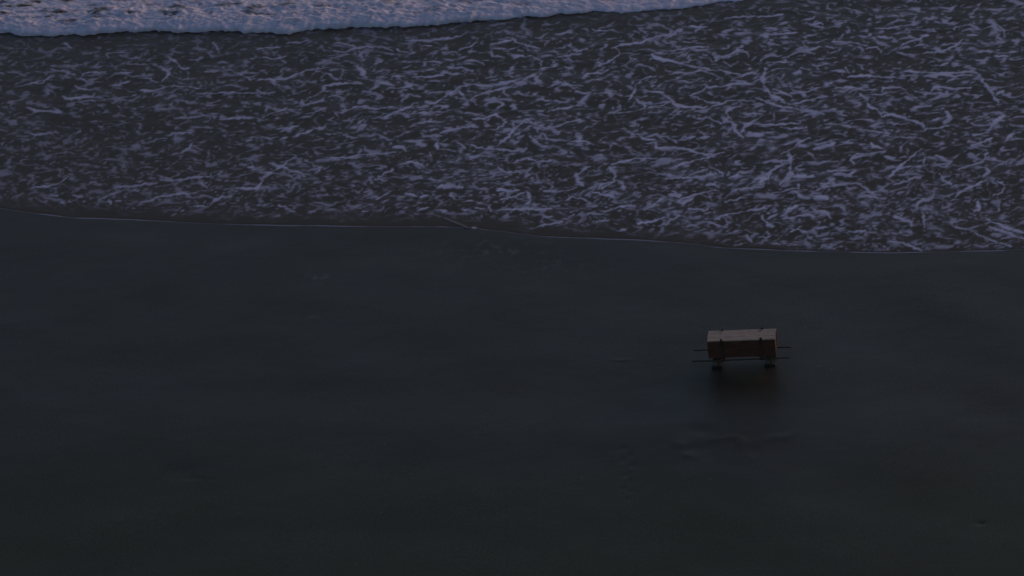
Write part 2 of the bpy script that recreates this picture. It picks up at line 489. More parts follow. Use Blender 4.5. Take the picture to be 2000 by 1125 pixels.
3.21,6.97 3.76,6.98 4.29,7.05 4.68,7.35/0.067
5.18,7.01 5.43,7.43 5.66,7.37/0.062
5.94,7.03 6.27,7.03 6.39,7.62 6.57,7.87/0.062
8.03,6.55 8.32,7.08 8.11,7.07/0.083
7.81,6.19 8.09,6.49 8.7,6.73 9.12,6.8 9.26,6.57/0.052
6.55,5.99 6.89,6.23 7.34,6.47/0.062
7.27,6.24 7.48,5.9 7.77,5.79/0.062
7.98,5.79 8.29,5.91/0.125
7.3,6.7 7.38,6.36/0.073
8.58,8.26 8.81,8.56 9.29,8.63/0.052
8.78,7.32 8.9,7.56/0.062
8.04,7.52 8.57,7.61/0.052
9.32,6.57 9.6,6.12 9.8,5.84/0.088
9.3,5.94 9.79,5.89/0.052
9.93,7.17 10.13,7.7 10.37,7.88 10.95,7.95/0.052
11.11,7.95 11.61,7.91 11.67,8.26 11.38,8.37/0.062
12.12,6 12.28,6.35 12.56,6.7 12.88,7.11/0.052
12.74,7.87 12.88,7.58 12.75,7.29/0.073
11.04,5.29 11.05,5.64 11.4,5.82 11.44,6.33/0.062
10.54,7.06 10.83,7.25/0.047
12.79,5.68 12.86,5.11/0.083
13.47,5.69 13.49,5.13/0.052
8.82,5.24 8.96,5.02/0.073
7.91,5.22 8.11,5 8.45,4.89 8.67,4.44/0.073
7.15,4.63 7.29,5.09 7.52,5.32/0.073
7.17,4.5 7.53,4.58/0.062
7.58,4.64 7.94,4.71 8.12,4.6/0.073
6.57,4.62 6.82,4.06 6.99,4.01/0.073
6.75,4.48 6.97,4.74/0.052
5.16,4.35 5.48,4.7 5.89,4.83 6.38,5.07 6.6,5.07/0.057
4.91,4.23 5.33,4.02 5.62,3.91 5.62,4.19/0.062
4.28,5.01 4.79,4.91 4.86,5.14/0.052
3.78,3.98 3.87,4.32 4.05,4.55/0.073
10.49,4.72 10.84,4.44 11.02,4.34 11.05,4.06/0.099
10.65,4.72 10.72,4.95/0.073
11.25,4.96 11.36,4.51 11.42,4.07/0.067
12.05,4.42 12.31,4.09 12.8,3.88/0.047
13.17,4.67 13.53,4.29 13.93,4.02 14.37,3.76/0.057
13.29,4.12 13.75,3.8 14.41,3.43/0.057
12.93,3.72 13.55,3.24 14.1,2.98/0.047
10.5,3.15 10.93,3.06 11.33,2.79 11.57,2.58/0.062
6.3,3.37 6.51,3.04/0.073
6.63,3.27 7.05,3.34/0.047
6.04,2.7 6.22,2.92/0.047
12.77,5 12.86,5.34/0.047
3.82,5.46 4.11,5.36 4.27,5.71/0.052
4.51,5.89 4.81,5.72 4.63,6.12/0.047
5.28,5.5 5.83,5.8/0.052
4.47,4 4.81,3.89/0.047
7.53,3.63 7.77,3.8 8.06,3.64/0.047
8.29,3.87 8.59,3.99/0.042
9.27,3.67 9.72,3.8/0.042
8.53,2.66 8.77,2.77 9.12,2.57/0.042
-3.73,6.24 -3.54,6.36 -3.01,6.25/0.114
0.36,7.22 0.52,6.74 0.75,6.45/0.104
1.95,6.54 2.06,6.25/0.062
1.74,6.77 2,6.54/0.052
-1.55,5.52 -1.25,5.64 -0.98,5.94/0.062
-1.79,6.1 -1.57,6.11 -1.46,5.87/0.083
-0.8,5.89 -0.64,5.43 -0.77,5.25/0.088
-0.38,6.02 0.16,6.09 0.57,6.21/0.052
0.4,5.45 0.57,5.69 0.98,5.58 1.2,5.35/0.062
1.16,6.05 1.42,5.88 1.89,5.72/0.062
1.29,6.23 1.29,6.52 1.63,6.77/0.052
3.51,5.87 3.83,5.88 3.63,6.11/0.088
3.84,5.53 4.07,5.77 4.86,6.25/0.042
2.98,4.93 3.15,5.17 3.34,5.58/0.062
2.03,5.03 2.28,5.15 2.61,5.16/0.052
2.94,4.02 3.33,4.26 3.72,4.44/0.052
3.64,4.04 3.86,4.27/0.073
-0.23,3.69 0.03,3.86 0.44,4.01 0.64,4.07/0.052
-0.28,3.65 -0.18,3.69/0.067
0.02,4.4 0.24,4.41/0.073
-3.24,5.83 -2.99,5.49/0.093
-4.64,5.8 -4.21,5.63/0.073
-4.14,5.58 -3.89,5.7/0.062
-5.4,5.43 -5.04,6.03/0.047
-5.78,6.73 -5.41,6.62/0.062
-5.69,4.6 -5.48,4.67/0.062
-3.31,4.72 -3.08,4.67/0.073
-2.66,4.8 -2.46,4.74/0.062
-1.89,5.05 -1.7,4.7/0.052
-1.39,4.83 -1.01,4.84 -0.31,4.91 0.13,4.92/0.052
3.08,7.27 3.78,7.05 4.37,7.12/0.067
4.52,6.59 4.79,6.6/0.062
-2.63,5.38 -2.16,5.27/0.042
-2.25,4.92 -1.96,4.87/0.047
1.1,4.49 1.39,4.67 1.73,4.62/0.042
1.67,4.1 2.02,4.28/0.042
2.43,3.55 2.68,3.67/0.042
0.73,4.71 0.96,4.88/0.042
-3.99,4.76 -3.69,4.89/0.036
-4.54,4.69 -4.38,4.75/0.047
-15.44,5.01 -15.31,4.89/0.062
-14,6 -13.55,6.07 -12.97,6.26 -12.7,6.33/0.052
-12.77,6.75 -12.29,6.52 -11.94,6.53/0.052
-14.26,5.15 -13.87,5.58 -13.61,5.89/0.036
-13.95,5.1 -13.78,4.93/0.067
-12.88,5.01 -12.53,5.19 -12.48,5.43 -11.99,5.51 -11.73,5.63 -11.33,5.64 -11.21,5.82/0.052
-10.56,5.18 -10.36,5.48 -10.08,5.51/0.088
-11.39,6.42 -10.99,6.07/0.052
-15.92,5.42 -15.63,5.42/0.052
-15.2,5.01 -15.12,5.01/0.052
-16.68,5.94 -16.24,6.01 -15.85,6.26 -15.75,6.69/0.047
-15.16,5.43 -14.85,5.38/0.047
-13.46,5.77 -13.13,5.84/0.047
-13.72,5.11 -13.48,5.08/0.042
-11.6,4.21 -11.5,4.27/0.052
-11.38,4.45 -11.33,4.57/0.047
-11.1,4.87 -10.61,4.77/0.036
-8.3,4.24 -8.18,4.24/0.052
-8.43,4.94 -8.18,4.83 -7.8,4.48/0.047
-7.35,4.5 -7.14,4.56/0.047
-7.98,4.95 -7.86,4.72/0.047
-7.37,5.2 -6.74,4.98/0.047"""

TONES = [(-8.1, -4.0, 6.0, 1.6, -0.08), (6.5, -6.7, 5.0, 0.9, 0.18), (-4.5, -7.4, 5.0, 0.9, 0.20), (-8.1, -11.4, 3.4, 1.1, -0.22),
         (2.8, -12.6, 4.5, 1.0, -0.15), (12.6, -10.3, 2.0, 1.8, -0.10), (-11.0, 0.7, 2.5, 1.0, 0.10), (11.4, -6.4, 3.0, 0.6, 0.10)]

def worley_edge(x, y, seed):
    """distance to the nearest cell wall of a jittered cell pattern"""
    x0 = np.floor(x); y0 = np.floor(y)
    f1 = np.full(x.shape, 9.0); f2 = np.full(x.shape, 9.0)
    for dx in (-1, 0, 1):
        for dy in (-1, 0, 1):
            hx = _hash(x0 + dx, y0 + dy, seed) / 4294967296.0
            hy = _hash(x0 + dx, y0 + dy, seed + 7) / 4294967296.0
            d = np.hypot(x0 + dx + hx - x, y0 + dy + hy - y)
            f2 = np.where(d < f1, f1, np.minimum(f2, d)); f1 = np.minimum(f1, d)
    return f2 - f1

def foam_field(S, T, shore, bore, s_axis, lines):
    """foam lying on the shallows: drawn filaments and drifting lace, frayed together by one noise field.
    a, b: metres along the drift and (foreshortened) across it"""
    a = (S + 0.215 * T); b = T * 0.47
    d = T - shore
    right = smooth(-2, 11, S)
    tilt = 0.08 + 0.22 * right * (1 - 0.5 * smooth(7, 13, d))
    bb = b - (a - 2.0) * tilt * 0.32 - 0.10 * fbm(a / 2.6, b / 1.2, 9, 2)
    # one shared fraying noise, stretched with the drift
    fray = fbm(a / 0.30, bb / 0.115, 71, 2)
    fray2 = fbm(a / 0.70, bb / 0.25, 72, 3)
    aw = a + 0.035 * fbm(a / 0.30, b / 0.17, 73, 2) + 0.045 * perlin(a / 0.17, b / 0.10, 77) + 0.035 * fbm(a / 0.8, b / 0.4, 74, 2)
    bw = b + 0.024 * fbm(a / 0.28, b / 0.15, 75, 2) + 0.030 * perlin(a / 0.16, b / 0.12, 78) + 0.018 * fbm(a / 0.8, b / 0.4, 76, 2)
    # --- drawn filaments as a soft ridge field
    res = np.zeros_like(S)
    for ln in lines:
        p, w = ln.split('/'); w = float(w) * 0.44
        pts = [tuple(map(float, q.split(','))) for q in p.split()]
        sm = [q[0] for q in pts]; tm = [q[1] for q in pts]
        pts = [(s + 0.215 * t, t * 0.47) for s, t in pts]
        n = len(pts); pad = 0.5
        i0 = np.searchsorted(s_axis, min(sm) - pad); i1 = np.searchsorted(s_axis, max(sm) + pad)
        if i1 <= i0: continue
        sub = T[:, i0:i1]
        rows = np.where((sub.max(1) > min(tm) - 1.2 * pad) & (sub.min(1) < max(tm) + 1.2 * pad))[0]
        if len(rows) == 0: continue
        r0, r1 = rows[0], rows[-1] + 1
        A = aw[r0:r1, i0:i1]; B = bw[r0:r1, i0:i1]; FR = fray2[r0:r1, i0:i1]
        best = np.zeros_like(A)
        for k in range(n - 1):
            x0, y0 = pts[k]; x1, y1 = pts[k + 1]
            dx, dy = x1 - x0, y1 - y0; l2 = dx * dx + dy * dy + 1e-9
            u = np.clip(((A - x0) * dx + (B - y0) * dy) / l2, 0, 1)
            dd = np.hypot(A - x0 - u * dx, B - y0 - u * dy)
            f = (k + u) / (n - 1)
            taper = 0.62 + 0.5 * np.sin(np.pi * np.clip(f, 0.02, 0.98)) ** 0.6
            ww = np.maximum(w * taper * (1.0 + 1.7 * FR), 0.010)
            best = np.maximum(best, 1 / (1 + (dd / ww) ** 2.4))
        res[r0:r1, i0:i1] = np.maximum(res[r0:r1, i0:i1], best)
    near = 1 - smooth(2.0, 7.5, d)
    hf = perlin(a / 0.13, b / 0.062, 79) + 0.6 * perlin(a / 0.07, b / 0.035, 80)
    fd = smooth(0.32, 0.72, res + 0.20 * fray + 0.22 * hf)
    # --- drifting lace: level lines of a noise stirred by a swirling flow, so they draw out, hook and pool
    patch = fbm(a / 2.0, b / 0.75, 31, 3)
    u = a / 0.52 + 0.16 * perlin(a / 0.2, bb / 0.1, 321); v = bb / 0.205 + 0.16 * perlin(a / 0.2, bb / 0.1, 322)
    e = 0.05
    for k in range(3):
        for sc, am, sd in ((2.8, 0.13, 301), (1.25, 0.06, 302)):
            p0 = perlin(u / sc, v / sc, sd); pu = perlin((u + e) / sc, v / sc, sd); pv = perlin(u / sc, (v + e) / sc, sd)
            gu = (pu - p0) / e * sc; gv = (pv - p0) / e * sc
            u, v = u + am * gv, v - am * gu
    fr = 0.07 * perlin(u / 0.33, v / 0.33, 318)
    w1 = worley_edge(u / 1.75, v / 1.75, 311) + fr
    w2 = worley_edge(u / 0.95 + 9, v / 0.95, 313) + 1.3 * fr
    k1 = fbm(a / 0.48, bb / 0.19, 206, 2) + 0.22 * patch
    k2 = fbm(a / 0.36, bb / 0.14, 207, 2) + 0.45 * patch - 0.10 * near
    d1 = 0.26 * smooth(-0.30, 0.55, k1)
    d2 = 0.30 * smooth(0.02, 0.65, k2)
    e1 = smooth(-0.05, 0.09, d1 - w1 - 0.05) * (1 - 0.25 * near)
    web = 0.34 * smooth(0.17, 0.02, w1 + 0.05 * fray) * smooth(-0.5, 0.2, k1) + 0.20 * smooth(0.16, 0.02, w2 + 0.05 * fray) * smooth(-0.3, 0.3, k2)
    e2 = smooth(-0.05, 0.12, d2 - w2 - 0.05)
    n3 = perlin(u / 0.45 + 3, v / 0.45 + 5, 315) + 0.20 * patch + 0.02 * near
    e3 = smooth(0.46, 0.66, n3)
    n4 = perlin(u / 0.30 + 1, v / 0.30 + 8, 316) + 0.25 * k1
    e4 = smooth(0.42, 0.64, n4) * smooth(0.0, 0.8, near)
    lace = np.maximum(np.maximum(e1, 0.85 * e4), np.maximum(np.maximum(0.9 * e2, web), 0.7 * e3))
    haze_ = 0.07 * smooth(-0.1, 0.5, patch + 0.4 * fray2)
    return fd, np.maximum(lace, haze_), patch

def combine(S, D, T, BO, s_ax, lines):
    drawn, lace, patch = foam_field(S, T, T - D, BO, s_ax, lines)
    # a bare film along the edge, wider left of the small lobe
    bare = np.interp(s_ax, [-24, -17, -14, -8, -3, -1, 1, 3, 5, 8, 12, 16, 20], [0.15, 0.5, 0.75, 0.75, 0.8, 0.75, 0.75, 0.6, 0.45, 0.2, 0.15, 0.2, 0.4])[None, :]
    edge = smooth(bare * 0.25, bare * 1.7, D + 0.6 * bare * fbm(S / 0.9, T / 0.7, 51, 3))
    level = np.interp(s_ax, [-24, -16, -10, -4, 20], [0.62, 0.70, 0.85, 1.0, 1.0])[None, :]
    calm = 1 - 0.55 * smooth(-2.5, 0.0, T - BO)             # fewer streaks under the wave
    dens = np.interp(s_ax, [-24, -12, -4, 4, 20], [0.70, 0.72, 0.84, 0.84, 0.80])[None, :]
    tone = 0.84 + 0.42 * fbm(S / 0.7, T / 0.6, 55, 3)
    out = np.clip(np.maximum(lace * dens * edge * level * calm, drawn * np.maximum(level, 0.8) * (0.25 + 0.75 * smooth(bare * 0.3, bare * 1.2, D))) * tone, 0, 1)
    k = np.array([0.12, 0.76, 0.12])
    p = np.pad(out, 1, mode='edge')
    p = k[0] * p[:, :-2] + k[1] * p[:, 1:-1] + k[2] * p[:, 2:]
    return k[0] * p[:-2] + k[1] * p[1:-1] + k[2] * p[2:]


# ------------------------------------------------------------------ the sea: swash running up the sand, then open water
s_ax = spaced(-26.0, 20.0, 0.028, 900)
d_ax = list(np.arange(0, 0.12, 0.014)) + list(np.arange(0.12, 17.6, 0.042))
x = d_ax[-1]; st = 0.1
while x < 1400: x += st; d_ax.append(x); st *= 1.3
d_ax = np.array(d_ax)
shore = shore_t(s_ax); bore = bore_t(s_ax)
S = np.repeat(s_ax[None, :], len(d_ax), 0)
D = np.repeat(d_ax[:, None], len(s_ax), 1)
SH = np.repeat(shore[None, :], len(d_ax), 0)
BO = np.repeat(bore[None, :], len(d_ax), 0)
T = SH + D
foam = combine(S, D, T, BO, s_ax, FOAM.strip().split('\n'))
# bright thin lip where the film ends on the sand, broken along its length
lipn = fbm(s_ax / 1.1, s_ax * 0 + 0.3, 61, 3)
lip = (0.35 + 0.65 * smooth(-0.22, 0.25, lipn))[None, :] * (1 - smooth(0.03, 0.065, D))
foam = np.maximum(foam, 0.46 * lip)
# the older film that overlaps at the small lobe
cre = np.zeros_like(S)
CREASE = [(-3.05, 4.24), (-2.75, 4.02), (-2.44, 3.82), (-2.14, 3.60)]
for (p0, q0), (p1, q1) in zip(CREASE[:-1], CREASE[1:]):
    dx, dy = p1 - p0, q1 - q0
    w_ = np.clip(((S - p0) * dx + (T - q0) * dy) / (dx * dx + dy * dy), 0, 1)
    cre = np.maximum(cre, np.exp(-(np.hypot(S - p0 - w_ * dx, T - q0 - w_ * dy) / 0.035) ** 2))
foam = np.clip(np.maximum(foam, cre * 0.18), 0, 1)
dot = np.exp(-(((S + 1.98) / 0.07) ** 2 + ((T - SH - 0.03) / 0.07) ** 2))
foam = np.clip(np.maximum(foam, dot), 0, 1)
Z = 0.003 + 0.004 * smooth(0, 0.16, D) + 0.014 * cre
Z = Z + 0.006 * foam * smooth(0.05, 0.3, D)
amp = smooth(1.0, 9.0, D)
Z = Z + amp * (0.012 * fbm(S / 2.2, T / 1.1, 81, 3) + 0.003 * fbm(S / 0.5, T / 0.28, 85, 3))
Z = Z + 0.16 * smooth(18, 40, D) * fbm(S / 14.0, T / 5.0, 88, 3)
X, Y = st2xy(S, T)
sea = grid_object('sea', X, Y, Z, M_WATER, {'foam': foam})
sea['kind'] = 'structure'

# ------------------------------------------------------------------ the breaking wave of thick foam
s2 = spaced(-26.0, 20.0, 0.03, 120)
u_ax = np.concatenate([np.arange(0, 0.5, 0.022), np.arange(0.5, 3.2, 0.04), np.geomspace(3.3, 9, 26)])
S2 = np.repeat(s2[None, :], len(u_ax), 0); U = np.repeat(u_ax[:, None], len(s2), 1)
b2 = bore_t(s2)
jag = 0.24 * fbm(s2 / 0.9, s2 * 0 + 4.2, 91, 4) + 0.14 * np.abs(perlin(s2 / 0.33, s2 * 0 + 1.5, 95)) - 0.03
Hs = np.interp(s2, [-60, -26, -8, -2, 2, 8, 20, 60], [0.34, 0.34, 0.32, 0.24, 0.15, 0.11, 0.10, 0.10])
T2 = (b2 + jag)[None, :] + U
prof = (1 - np.exp(-U / 0.13)) * (1 - 0.35 * smooth(0.5, 3.0, U)) * (1 - smooth(4.0, 8.8, U))
lump = 0.5 + 0.6 * fbm(S2 / 0.85, T2 / 0.55, 101, 3)
bil = 1 - np.abs(fbm(S2 / 0.5, T2 / 0.36, 105, 3)) * 1.8
Z2 = -0.012 + Hs[None, :] * (0.8 + 0.4 * fbm(s2 / 1.6, s2 * 0 + 7.7, 99, 3))[None, :] * prof * (0.45 + 0.85 * lump + 0.35 * bil) * 0.78
Z2 = Z2 + 0.022 * prof * fbm(S2 / 0.16, T2 / 0.13, 108, 3)
# overhang of the leading lip: pushed shoreward as it rises
push = 0.07 * np.sin(np.pi * np.clip(U / 0.22, 0, 1)) * (0.5 + lump)
T2 = T2 - push
hole = fbm(S2 / 0.9, T2 / 0.55, 111, 4) + 0.25 * fbm(S2 / 0.25, T2 / 0.16, 115, 2)
f2 = 1 - smooth(0.02, 0.40, hole) * smooth(0.3, 1.0, U) * np.interp(s2, [-60, -22, -14, -6, 60], [1.0, 1.0, 0.75, 0.5, 0.8])[None, :]
f2 = f2 * (0.84 + 0.16 * smooth(-0.3, 0.3, fbm(S2 / 0.3, T2 / 0.2, 121, 3)))
f2 = f2 * (1 - 0.8 * smooth(3.6, 7.5, U + 1.2 * fbm(S2 / 1.3, T2 / 0.8, 125, 3)))
X2, Y2 = st2xy(S2, T2)
wave = grid_object('breaking_wave', X2, Y2, Z2, M_WAVE, {'foam': np.clip(f2, 0, 1)})
wave['kind'] = 'structure'

# ------------------------------------------------------------------ the sand, one sheet under everything
s3 = spaced(-26.0, 20.0, 0.07, 900)
t3 = spaced(-20.0, 7.0, 0.06, 1400)
S3 = np.repeat(s3[None, :], len(t3), 0); T3 = np.repeat(t3[:, None], len(s3), 1)
sh3 = shore_t(s3)[None, :]
under = np.clip(T3 - sh3, 0, None)
Z3 = -0.10 * np.minimum(under, 1.0) - 0.02 * np.clip(under - 1.0, 0, 60)
low = smooth(-200, -30, T3) * (1 - smooth(25, 60, np.abs(S3)))
Z3 = Z3 + low * (0.026 * fbm(S3 / 5.0, T3 / 3.6, 131, 2) + 0.003 * fbm(S3 / 1.0, T3 / 0.8, 135, 3)) * smooth(0.0, 1.2, sh3 - T3)

def ridge(pts, w, h):
    global Z3
    p = np.array(pts); best = np.full_like(S3, 9.0)
    wx = S3 + 0.10 * fbm(S3 / 0.6, T3 / 0.5, 141, 2); wy = T3 + 0.10 * fbm(S3 / 0.6, T3 / 0.5, 145, 2)
    along = np.zeros_like(S3)
    for k in range(len(p) - 1):
        d = p[k + 1] - p[k]; l2 = d @ d
        u = np.clip(((wx - p[k, 0]) * d[0] + (wy - p[k, 1]) * d[1]) / l2, 0, 1)
        dd = np.hypot(wx - p[k, 0] - u * d[0], wy - p[k, 1] - u * d[1])
        along = np.where(dd < best, (k + u) / (len(p) - 1), along)
        best = np.minimum(best, dd)
    Z3 = Z3 + h * np.exp(-(best / w) ** 2) * (0.35 + 0.65 * np.sin(np.pi * np.clip(along, 0, 1)))
ridge([(7.35, -8.2), (7.75, -8.1), (7.99, -8.04), (8.16, -8.24), (8.27, -8.48), (8.42, -8.95), (8.62, -9.15)], 0.13, 0.013)
ridge([(8.72, -8.24), (8.96, -8.02), (9.34, -7.94), (9.61, -7.61)], 0.15, 0.012)
ridge([(6.4, -8.38), (6.72, -8.61)], 0.13, 0.013)
ridge([(6.76, -8.98), (7.05, -9.18)], 0.13, 0.012)
ridge([(3.7, -4.05), (4.31, -4.06)], 0.06, 0.012)
ridge([(-6.75, -10.9), (-6.1, -10.98)], 0.12, -0.009)
ridge([(14.95, -12.1), (15.15, -11.98)], 0.09, -0.03)
for hx, hy, hr, hh in [(7.0, -7.75, 0.34, -0.03), (8.4, -8.75, 0.3, -0.015), (6.95, -8.7, 0.28, -0.02),
                       (-6.9, -10.6, 0.6, -0.03), (14.6, -6.5, 0.9, -0.03)]:
    Z3 = Z3 + 0.6 * hh * np.exp(-(((S3 - hx) / hr) ** 2 + ((T3 - hy) / (hr * 0.8)) ** 2))
# a faint line of filled-in footprints
for k in range(9):
    fx = 5.05 + 0.07 * k + 0.16 * (k % 2) + random.uniform(-.06, .06); fy = -8.7 - 0.34 * k + random.uniform(-.12, .12)
    Z3 = Z3 - 0.011 * np.exp(-(((S3 - fx) / 0.09) ** 2 + ((T3 - fy) / 0.13) ** 2))
    Z3 = Z3 + 0.004 * np.exp(-(((S3 - fx + 0.13) / 0.07) ** 2 + ((T3 - fy - 0.05) / 0.1) ** 2))

# how wet: a sheet of seep water in the middle of the beach, drier towards the foot of the picture
dist = sh3 - T3
tn = T3 + 1.3 * fbm(S3 / 7.0, T3 / 3.0, 151, 3)
wet = 0.95 - 0.75 * smooth(-5.5, -13.5, tn)
wet = wet + 0.38 * fbm(S3 / 6.0, T3 / 2.0, 155, 4)
wet = np.clip(wet, 0, 1)
# broad stains where the sand holds more or less water
tone = 1.0 + 0.36 * fbm((S3 + 0.5 * T3) / 3.5, T3 / 2.2, 171, 4) + 0.16 * fbm((S3 - T3) / 0.9, T3 / 0.9, 173, 3)
for cx, cy, rs, rt, a in TONES:
    tone = tone + a * np.exp(-(((S3 - cx) / rs) ** 2 + ((T3 - cy + 0.35 * fbm(S3 / 2.0, T3 * 0.3, 175, 2)) / rt) ** 2))
tone = np.clip(tone, 0.4, 1.5)
# standing water by the chest; sand colour darkened to deepen the chest's reflection
pn = 0.5 * fbm(S3 / 1.6, T3 / 0.8, 181, 3)
pool_reflection = smooth(1.5, 0.1, np.hypot((S3 - 6.9) / 3.6, (T3 + 7.2) / 2.6) + pn)
# last flecks of foam left on the sand
resid = np.zeros_like(wet)
fl = fbm(S3 / 0.28, T3 / 0.30, 161, 2)
for cx, cy, rs, rt, a in [(-6.07, 0.3, 0.45, 0.5, 0.10), (-1.2, 2.4, 1.5, 0.6, 0.10), (0.6, 1.6, 0.9, 0.9, 0.05),
                          (-4.7, -2.05, 0.5, 0.12, 0.06), (-5.45, -1.95, 0.15, 0.1, 0.10)]:
    g = np.exp(-(((S3 - cx) / rs) ** 2 + ((T3 - cy) / rt) ** 2))
    resid = np.maximum(resid, a * g * smooth(0.05, 0.5, fl))
X3, Y3 = st2xy(S3, T3)
Z3 = Z3 - 0.0
# level pad where the chest stands so its feet meet the sand
CH = np.array([6.1317, -5.9061]); CHS = CH @ E1; CHT = CH @ E2
pad = np.exp(-(((S3 - CHS) / 1.7) ** 4 + ((T3 - CHT) / 1.3) ** 4))
Z3 = Z3 * (1 - pad) + 0.0 * pad
sand = grid_object('beach_sand', X3, Y3, Z3, M_SAND, {'wet': wet, 'residue': resid, 'tone': tone, 'pool_reflection': pool_reflection})
sand['kind'] = 'structure'

# ------------------------------------------------------------------ the chest
YAW = -0.165
def box_bm(bm, c, size, rot=None, bev=0.0, jit=0.0):
    r = bmesh.ops.create_cube(bm, size=1.0)
    vs = r['verts']
    for v in vs:
        v.co = Vector((v.co.x * size[0], v.co.y * size[1], v.co.z * size[2]))
        if jit: v.co += Vector([random.uniform(-jit, jit) for _ in range(3)])
    if bev:
        es = list({e for v in vs for e in v.link_edges})
        rr = bmesh.ops.bevel(bm, geom=es, offset=bev, segments=2, affect='EDGES', profile=0.6)
        vs = list({v for v in rr['verts']} | {v for v in vs if v.is_valid})
    if rot is not None:
        bmesh.ops.rotate(bm, verts=vs, cent=(0, 0, 0), matrix=rot)
    bmesh.ops.translate(bm, verts=vs, vec=c)
    return vs

def tube_bm(bm, pts, rads, seg=10):
    rings = []
    for i, p in enumerate(pts):
        p = Vector(p)
        a = Vector(pts[max(i - 1, 0)]); b = Vector(pts[min(i + 1, len(pts) - 1)])
        d = (b - a).normalized()
        up = Vector((0, 0, 1)) if abs(d.z) < 0.9 else Vector((0, 1, 0))
        e = d.cross(up).normalized(); f = e.cross(d).normalized()
        rings.append([bm.verts.new(p + (e * math.cos(2 * math.pi * k / seg) + f * math.sin(2 * math.pi * k / seg)) * rads[i]) for k in range(seg)])
    for r0, r1 in zip(rings[:-1], rings[1:]):
        for k in range(seg):
            bm.faces.new((r0[k], r0[(k + 1) % seg], r1[(k + 1) % seg], r1[k]))
    bm.faces.new(rings[0]); bm.faces.new(rings[-1][::-1])

def mesh_obj(name, bm, mat, parent, smooth_=False):
    bmesh.ops.recalc_face_normals(bm, faces=bm.faces[:])
    me = bpy.data.meshes.new(name); bm.to_mesh(me); bm.free()
    if smooth_:
        for p in me.polygons: p.use_smooth = True
    me.materials.append(mat)
    o = bpy.data.objects.new(name, me); COL.objects.link(o); o.parent = parent
    return o

chest = bpy.data.objects.new('wooden_chest', None); COL.objects.link(chest)
chest.location = (CH[0], CH[1], 0.0); chest.rotation_euler = (0, 0, YAW)
chest['label'] = 'dark wooden chest with pale plank lid and carrying poles, standing on wet sand'
chest['category'] = 'chest'

LX, DY, ZB, ZT = 1.87, 0.594, 0.322, 0.866
LIDT = 0.032
# body: planked box (four boards on each long side, end boards, bottom, corner posts)
bm = bmesh.new()
hb = ZT - LIDT - ZB
for sy in (-1, 1):
    n = 4
    for k in range(n):
        z = ZB + hb * (k + 0.5) / n
        box_bm(bm, (0, sy * (DY / 2 - 0.022 + random.uniform(-0.003, 0.002)), z), (LX - 0.03, 0.028, hb / n - 0.006), bev=0.004, jit=0.0015)
for sx in (-1, 1):
    n = 3
    for k in range(n):
        y = -DY / 2 + 0.05 + (DY - 0.10) * (k + 0.5) / n
        box_bm(bm, (sx * (LX / 2 - 0.030), y, ZB + hb / 2), (0.028, (DY - 0.10) / n - 0.006, hb - 0.01), bev=0.004, jit=0.0015)
    for sy in (-1, 1):
        box_bm(bm, (sx * (LX / 2 - 0.036), sy * (DY / 2 - 0.027), ZB + hb / 2 + 0.001), (0.072, 0.054, hb - 0.002), bev=0.006)
box_bm(bm, (0, 0, ZB + 0.016), (LX - 0.12, DY - 0.09, 0.026))
body = mesh_obj('chest_body', bm, M_BODY, chest)
# lid: three boards
bm = bmesh.new()
n = 3
for k in range(n):
    y = -DY / 2 + DY * (k + 0.5) / n
    box_bm(bm, (random.uniform(-.004, .004), y, ZT - LIDT / 2 + random.uniform(-.0015, .0015)), (LX, DY / n - 0.005, LIDT), bev=0.005, jit=0.0015)
for x in (-0.62, 0.62):
    box_bm(bm, (x, 0, ZT - LIDT - 0.010), (0.08, DY - 0.10, 0.018))
lid = mesh_obj('lid', bm, M_LID, chest)
lid['label'] = 'pale weathered plank lid'

# straps round the chest, each with dark cleats gripping the lid edges
XS = (-0.545, 0.545)
for x in XS:
    bm = bmesh.new()
    w = 0.036; th_ = 0.009
    for sy in (-1, 1):
        box_bm(bm, (x, sy * (DY / 2 + 0.004 + th_ / 2), (ZB + ZT) / 2 - 0.03), (w, th_, ZT - ZB + 0.04), bev=0.002)
    box_bm(bm, (x, 0, ZB - 0.0505), (w, DY + 0.03, th_), bev=0.002)
    s_ = mesh_obj('strap', bm, M_ROPE, chest)
    bm = bmesh.new()
    box_bm(bm, (x, 0, ZT + 0.002), (0.045, DY - 0.10, 0.008), bev=0.003, jit=0.001)
    mesh_obj('batten', bm, M_LID, lid)
    for sy in (-1, 1):
        bm = bmesh.new()
        tall = 0.20 if (x > 0 and sy < 0) else 0.15
        tilt_ = Matrix.Rotation(0.12 if x > 0 else -0.05, 3, 'Y')
        box_bm(bm, (x, sy * (DY / 2 + 0.034), ZT - 0.055 + (0.035 if x > 0 and sy < 0 else 0)), (0.07, 0.040, tall), rot=tilt_, bev=0.012, jit=0.004)
        box_bm(bm, (x + 0.004, sy * (DY / 2 - 0.004), ZT + 0.030), (0.062, 0.085, 0.030), bev=0.008, jit=0.003)
        c_ = mesh_obj('cleat', bm, M_IRON, s_)

# bearers under the chest that lie on the poles
YP = DY / 2 + 0.012
ZP = 0.262
for x in XS:
    bm = bmesh.new()
    box_bm(bm, (x, 0, ZB - 0.024), (0.15, DY + 0.11, 0.042), bev=0.008, jit=0.003)
    b_ = mesh_obj('bearer', bm, M_BODY, chest)
    for sy in (-1, 1):
        bm = bmesh.new()
        for k in range(5):
            ang = [(0, sy * YP + 0.034 * math.cos(a), ZP + 0.006 + 0.036 * math.sin(a)) for a in [i * 2 * math.pi / 14 for i in range(15)]]
            tube_bm(bm, [(x - 0.05 + k * 0.025, p[1], p[2]) for p in ang], [0.011] * 15, 6)
        mesh_obj('lashing', bm, M_IRON, b_, True)
